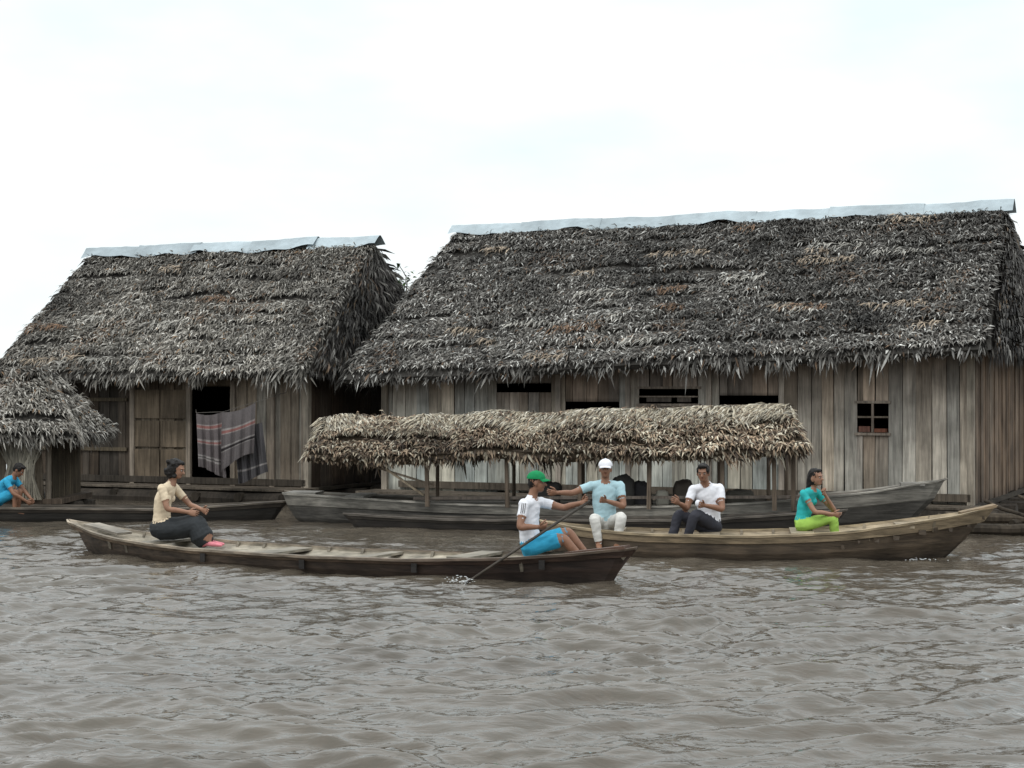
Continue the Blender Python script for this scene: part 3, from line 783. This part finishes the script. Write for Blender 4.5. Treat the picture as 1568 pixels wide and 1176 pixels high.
    for q in (-1,1):
        ellipsoid(out,HP(.080,q*.030,.008),f,s,u,.011*h,.015*h,.0065*h,mat=4,nu=10,nv=6)
        ellipsoid(out,HP(.0885,q*.030,.008),f,s,u,.004*h,.0085*h,.0062*h,mat=3,nu=8,nv=5)
        tube(out,[HP(.088,q*.014,.026),HP(.087,q*.03,.031),HP(.073,q*.050,.025)],[.0035*h,.0045*h,.002*h],(1,1,1),mat=3,n=5)
    tube(out,[HP(.074,-.024,-.053),HP(.084,-.01,-.051),HP(.084,.01,-.051),HP(.074,.024,-.053)],[.002,.005*h,.005*h,.002],(1,1,1),mat=5,n=6)
    if cap:
        ellipsoid(out,HP(-.010,0,.050),f,s,u,.110*h,.094*h,.092*h,mat=6,nu=24,nv=10,vmax=.56)
        ellipsoid(out,HP(-.010,0,.142),f,s,u,.01,.01,.006,mat=6,nu=6,nv=4)
        vs=[];fs=[]; nn=12
        for lay in (0,.006):
            for r_ in (0,.5,1):
                for i in range(nn+1):
                    th=-1.15+2.3*i/nn
                    a=.088*math.cos(th)+r_*.07*(math.cos(th*.8)); b=.088*math.sin(th)*(1-.1*r_)
                    vs.append(HP(a,b,.050-.02*r_-.35*b*b/.086*(.5+r_)*.5+lay))
        W=nn+1; Q=3*W
        for r_ in range(2):
            for i in range(nn):
                o=r_*W+i; fs.append((o,o+1,o+W+1,o+W)); fs.append((o+Q,o+W+Q,o+W+1+Q,o+1+Q))
        for i in range(nn): o=2*W+i; fs.append((o,o+1,o+1+Q,o+Q))
        out.add(vs,fs,(1,1,1),6)
    if extra: extra(out,J)
    ob=out.obj(name,mats,smooth=True)
    ob.location=org
    return ob
person('seated_woman',(-4.33,21.05,.375),dict(chest=(.03,0,.34),neck=(.13,0,.56),head=(.20,-.01,.715),shL=(.13,.17,.49),elL=(.33,.17,.27),wrL=(.50,.04,.22),shR=(.05,-.17,.49),elR=(.13,-.22,.25),wrR=(.36,-.13,.20),
 hipL=(0,.09,0),hipR=(0,-.09,0),knL=(.42,.08,.06),knR=(.42,-.10,.06),anL=(.60,.06,-.15),anR=(.60,-.10,-.15)),SKIN2,CREAM,BLACK,yaw=-.25,pitch=-.25,hair='curly',legtype='skirt',shoe=PINK,female=True,sleeve=.65,curl=(.35,.35),hsides=((0,.2,1),(0,.2,1)))
def stripes(out,J):
    A_,B_=J['shR'],J['elR']
    for o in (-.02,0,.02):
        pts=[A_+(B_-A_)*t+V((o,-.060,.02-.02*t)) for t in (0,.2,.42)]
        tube(out,pts,[.004]*3,(1,1,1),mat=3,n=4)
person('boatman',(.20,18.85,.345),dict(chest=(-.02,0,.32),neck=(.02,0,.545),head=(.075,0,.70),shL=(.12,.15,.475),elL=(.37,.10,.42),wrL=(.555,.01,.475),shR=(-.07,-.165,.47),elR=(-.11,-.27,.235),wrR=(.08,-.235,.23),
 hipL=(.02,.09,0),hipR=(0,-.09,0),knL=(.42,.12,.14),knR=(.36,-.11,.09),anL=(.66,.1,-.14),anR=(.60,-.10,-.16)),SKIN,WHITE,BLUE,yaw=-.12,pitch=-.02,cap=CAPG,legtype='shorts',curl=(1.1,1.1),hsides=((0,.5,1),(.2,-.6,1)),extra=stripes)
ac=Acc()
pt=V((.86,18.80,.85)); pb=V((-.48,18.18,.02)); 
dv=(pb-pt).normalized()
tube(ac,[pt,pt+(pb-pt)*.5,pb],[.015,.016,.014],(.05,.04,.03),n=8)
tube(ac,[pb-dv*.10,pb,pb+dv*.15,pb+dv*.33,pb+dv*.42],[.014,.05,.075,.07,.02],(.06,.045,.035),n=10,rb=[.012,.01,.008,.006,.004],side=V((.2,-1,.3)))
ac.obj('paddle',M_boatwood,loc=(.2,18.5,.4),smooth=True)
person('seated_man',(1.18,21.62,.375),dict(chest=(-.01,-.02,.31),neck=(0,-.04,.55),head=(.0,-.06,.695),shL=(-.18,-.02,.485),elL=(-.42,-.08,.40),wrL=(-.62,-.22,.41),shR=(.19,-.02,.485),elR=(.22,-.13,.24),wrR=(.0,-.27,.31),
 hipL=(-.09,0,0),hipR=(.09,0,0),knL=(-.15,-.36,.09),knR=(.18,-.36,.11),anL=(-.1,-.36,-.20),anR=(.12,-.36,-.20),foot=(0,-1,0)),SKIN,AQUA,BEIGE,yaw=-1.65,cap=WHITE,curl=(.8,.7),hsides=((0,-.3,1),(0,-.3,1)))
def held(out,J):
    p=J['wrR']+V((-.09,-.05,.03)); ellipsoid(out,p,X,Y,Z,.035,.03,.045,mat=1,nu=12,nv=8)
person('seated_man',(2.49,21.48,.36),dict(chest=(-.02,-.02,.32),neck=(-.07,-.07,.54),head=(-.10,-.13,.67),shL=(-.22,-.08,.465),elL=(-.31,-.16,.24),wrL=(-.42,-.30,.31),shR=(.12,-.02,.475),elR=(.13,-.16,.23),wrR=(-.10,-.30,.28),
 hipL=(-.08,-.04,0),hipR=(.07,.02,0),knL=(-.40,-.15,.15),knR=(-.22,-.32,.16),anL=(-.52,-.2,-.18),anR=(-.34,-.28,-.18),foot=(-1,-.1,0)),SKIN,WHITE,GREY,yaw=-1.85,pitch=-.12,curl=(.8,.9),hsides=((0,-.3,1),(0,-.3,1)),extra=held)
person('seated_girl',(3.60,21.2,.40),dict(chest=(.05,0,.27),neck=(.12,-.01,.455),head=(.17,-.04,.585),shL=(.20,.08,.395),elL=(.40,.02,.18),wrL=(.27,-.09,.38),shR=(.0,-.13,.395),elR=(.12,-.22,.18),wrR=(.34,-.20,.145),
 hipL=(.03,.08,0),hipR=(-.02,-.08,0),knL=(.38,.03,.09),knR=(.34,-.16,.08),anL=(.44,.02,-.22),anR=(.42,-.12,-.22),foot=(1,0,0)),SKIN2,TEAL,LIME,yaw=-.75,g=.88,hair='long',female=True,curl=(1.2,.4),sleeve=.45,hsides=((-.5,-.5,.2),(0,-.3,1)),roll=.05)
person('seated_child',(-8.12,27.0,.35),dict(chest=(.10,0,.22),neck=(.24,-.02,.36),head=(.33,-.04,.46),shL=(.22,.13,.31),elL=(.38,.12,.12),wrL=(.50,.05,-.0),shR=(.16,-.14,.30),elR=(.30,-.2,.10),wrR=(.47,-.12,-.02),
 hipL=(0,.08,0),hipR=(0,-.08,0),knL=(.30,.1,.12),knR=(.30,-.1,.12),anL=(.28,.1,-.16),anR=(.28,-.1,-.16)),SKIN,BLUE,BLUE,yaw=-.2,pitch=-.6,g=.85,legtype='shorts',curl=(.7,.7))
def foam(name,c,ext,n,zs=.02,r=(.008,.03)):
    a=Acc()
    for k in range(n):
        p=V(c)+V((random.gauss(0,ext[0]),random.gauss(0,ext[1]),abs(random.gauss(0,zs))))
        rr=U(*r); ellipsoid(a,p,X,Y,Z,rr*U(1,2.2),rr,rr*.5,nu=7,nv=5)
    a.obj(name,FOAM,loc=c,smooth=True)
foam('paddle_splash',(-.55,18.12,.02),(.08,.06,0),60,.03,(.003,.009))
foam('bow_wake',(4.95,20.75,.01),(.12,.05,0),30,.01,(.003,.008))
# ------------------------------------------------------------ water
def water():
    dx=.032
    core=np.arange(-10.5,10.5,dx)
    xs=np.concatenate([[-900,-400,-150,-60,-30,-18,-13],core,[13,18,30,60,150,400,900]])
    ys=[5.5]
    while ys[-1]<34: ys.append(ys[-1]*1.0025+.0015)
    ys=np.concatenate([[-300,-80,-20,-5,1,3.5,4.8],np.array(ys),[36,40,50,80,160,400,1200]])
    Xg,Yg=np.meshgrid(xs,ys)
    rng=np.random.default_rng(3)
    H=np.zeros_like(Xg)
    wx=Xg+.25*np.sin(Yg*.9+Xg*.35)+.12*np.sin(Yg*2.3-Xg*1.1)
    wy=Yg+.22*np.sin(Xg*.7+1)+.12*np.sin(Xg*1.9+Yg*.8)+.05*np.sin(Xg*4.3+2)
    N=160
    for i in range(N):
        lam=math.exp(rng.uniform(math.log(.13),math.log(1.5)))
        th=rng.normal(math.radians(98),math.radians(26))
        k=2*math.pi/lam; A=.0042*lam**.82*rng.uniform(.5,1.4)
        ph=rng.uniform(0,6.28)
        p=k*(math.cos(th)*wx+math.sin(th)*wy)+ph
        H+=A*(np.sin(p)-.28*np.cos(2*p))
    mod=.85+.4*np.sin(Xg*.55+np.sin(Yg*.6)*1.5)*np.sin(Yg*.45+Xg*.2+1)
    H*=mod
    fade=np.clip((34-Yg)/6,0,1)*np.clip((Yg-3.5)/1.5,0,1)*np.clip((12.5-np.abs(Xg))/2,0,1)
    far=np.clip(1-(Yg-19)/14,.45,1)
    H*=fade*far
    lim=np.where(Yg>16,.07,.14); H=lim*np.tanh(H/lim)
    ny,nx=Xg.shape
    co=np.stack([Xg,Yg,H],-1).reshape(-1,3).astype(np.float32)
    i=np.arange(nx-1)[None,:]+np.arange(ny-1)[:,None]*nx
    f=np.stack([i,i+1,i+nx+1,i+nx],-1).reshape(-1,4).astype(np.int32)
    me=bpy.data.meshes.new('river_water')
    me.vertices.add(len(co)); me.vertices.foreach_set('co',co.ravel())
    me.loops.add(f.size); me.loops.foreach_set('vertex_index',f.ravel())
    me.polygons.add(len(f)); me.polygons.foreach_set('loop_start',np.arange(0,f.size,4,dtype=np.int32)); me.polygons.foreach_set('loop_total',np.full(len(f),4,dtype=np.int32))
    me.polygons.foreach_set('use_smooth',np.ones(len(f),dtype=bool))
    me.update(); me.validate()
    m,nt,b=new_mat('river_water'); NN=nt.nodes; L=nt.links
    tc=NN.new('ShaderNodeTexCoord'); mp=NN.new('ShaderNodeMapping'); mp.inputs['Scale'].default_value=(.5,1.3,1)
    L.new(tc.outputs['Object'],mp.inputs['Vector'])
    n1=NN.new('ShaderNodeTexNoise'); n1.inputs['Scale'].default_value=12; n1.inputs['Detail'].default_value=3; n1.inputs['Distortion'].default_value=.4
    L.new(mp.outputs[0],n1.inputs['Vector'])
    bp=NN.new('ShaderNodeBump'); bp.inputs['Strength'].default_value=.6; bp.inputs['Distance'].default_value=.018
    L.new(n1.outputs['Fac'],bp.inputs['Height']); L.new(bp.outputs[0],b.inputs['Normal'])
    n2=NN.new('ShaderNodeTexNoise'); n2.inputs['Scale'].default_value=.5; n2.inputs['Detail'].default_value=3
    L.new(mp.outputs[0],n2.inputs['Vector'])
    cr=NN.new('ShaderNodeValToRGB'); cr.color_ramp.elements[0].position=.3; cr.color_ramp.elements[0].color=(.068,.056,.043,1); cr.color_ramp.elements[1].position=.7; cr.color_ramp.elements[1].color=(.095,.080,.062,1)
    L.new(n2.outputs['Fac'],cr.inputs['Fac']); L.new(cr.outputs[0],b.inputs['Base Color'])
    b.inputs['Roughness'].default_value=.02; b.inputs['IOR'].default_value=1.42
    me.materials.append(m)
    o=bpy.data.objects.new('river_water',me); scene.collection.objects.link(o)
water()
# ------------------------------------------------------------ world, sun, camera
w=bpy.data.worlds.new('World'); scene.world=w; w.use_nodes=True
nt=w.node_tree; N=nt.nodes; L=nt.links; bg=N['Background']
sky=N.new('ShaderNodeTexSky'); sky.sky_type='NISHITA'; sky.sun_disc=False
se,sr=math.radians(58),math.radians(205)
sky.sun_elevation=se; sky.sun_rotation=sr; sky.air_density=1.0; sky.dust_density=1.0
tc=N.new('ShaderNodeTexCoord'); mp=N.new('ShaderNodeMapping'); mp.inputs['Scale'].default_value=(1,1,2.6); mp.inputs['Location'].default_value=(.35,0,.1)
L.new(tc.outputs['Generated'],mp.inputs['Vector'])
nz=N.new('ShaderNodeTexNoise'); nz.inputs['Scale'].default_value=3.6; nz.inputs['Detail'].default_value=5; nz.inputs['Roughness'].default_value=.5
L.new(mp.outputs[0],nz.inputs['Vector'])
mr=N.new('ShaderNodeMapRange'); mr.inputs['From Min'].default_value=.38; mr.inputs['From Max'].default_value=.58; mr.inputs['To Min'].default_value=0; mr.inputs['To Max'].default_value=1.0
L.new(nz.outputs['Fac'],mr.inputs['Value'])
mc=N.new('ShaderNodeMix'); mc.data_type='RGBA'; mc.inputs['A'].default_value=(9.2,10.5,10.9,1); mc.inputs['B'].default_value=(11.3,11.5,11.5,1)
L.new(mr.outputs[0],mc.inputs['Factor'])
sp=N.new('ShaderNodeSeparateXYZ'); L.new(tc.outputs['Generated'],sp.inputs[0])
mz=N.new('ShaderNodeMapRange'); mz.interpolation_type='SMOOTHSTEP'; mz.inputs['From Min'].default_value=.12; mz.inputs['From Max'].default_value=.9; mz.inputs['To Min'].default_value=1.0; mz.inputs['To Max'].default_value=1.7
L.new(sp.outputs['Z'],mz.inputs['Value'])
vs_=N.new('ShaderNodeVectorMath'); vs_.operation='SCALE'; L.new(mc.outputs['Result'],vs_.inputs[0]); L.new(mz.outputs[0],vs_.inputs['Scale'])
mx=N.new('ShaderNodeMix'); mx.data_type='RGBA'; mx.inputs['Factor'].default_value=.92
L.new(sky.outputs[0],mx.inputs['A']); L.new(vs_.outputs[0],mx.inputs['B'])
L.new(mx.outputs['Result'],bg.inputs['Color']); bg.inputs['Strength'].default_value=.1
sd=bpy.data.lights.new('sun','SUN'); sd.energy=1.0; sd.angle=math.radians(12); sd.color=(1,.96,.9)
so=bpy.data.objects.new('sun',sd); scene.collection.objects.link(so)
dirs=V((math.sin(sr)*math.cos(se),math.cos(sr)*math.cos(se),math.sin(se)))
so.rotation_euler=dirs.to_track_quat('Z','Y').to_euler(); so.location=(0,0,30)
cd=bpy.data.cameras.new('camera'); cam=bpy.data.objects.new('camera',cd); scene.collection.objects.link(cam)
cd.lens=60; cd.sensor_width=36; cd.clip_end=3000; cd.clip_start=.1
cam.location=(0,0,2.05); cam.rotation_euler=(math.radians(90+.263),0,0)
scene.camera=cam
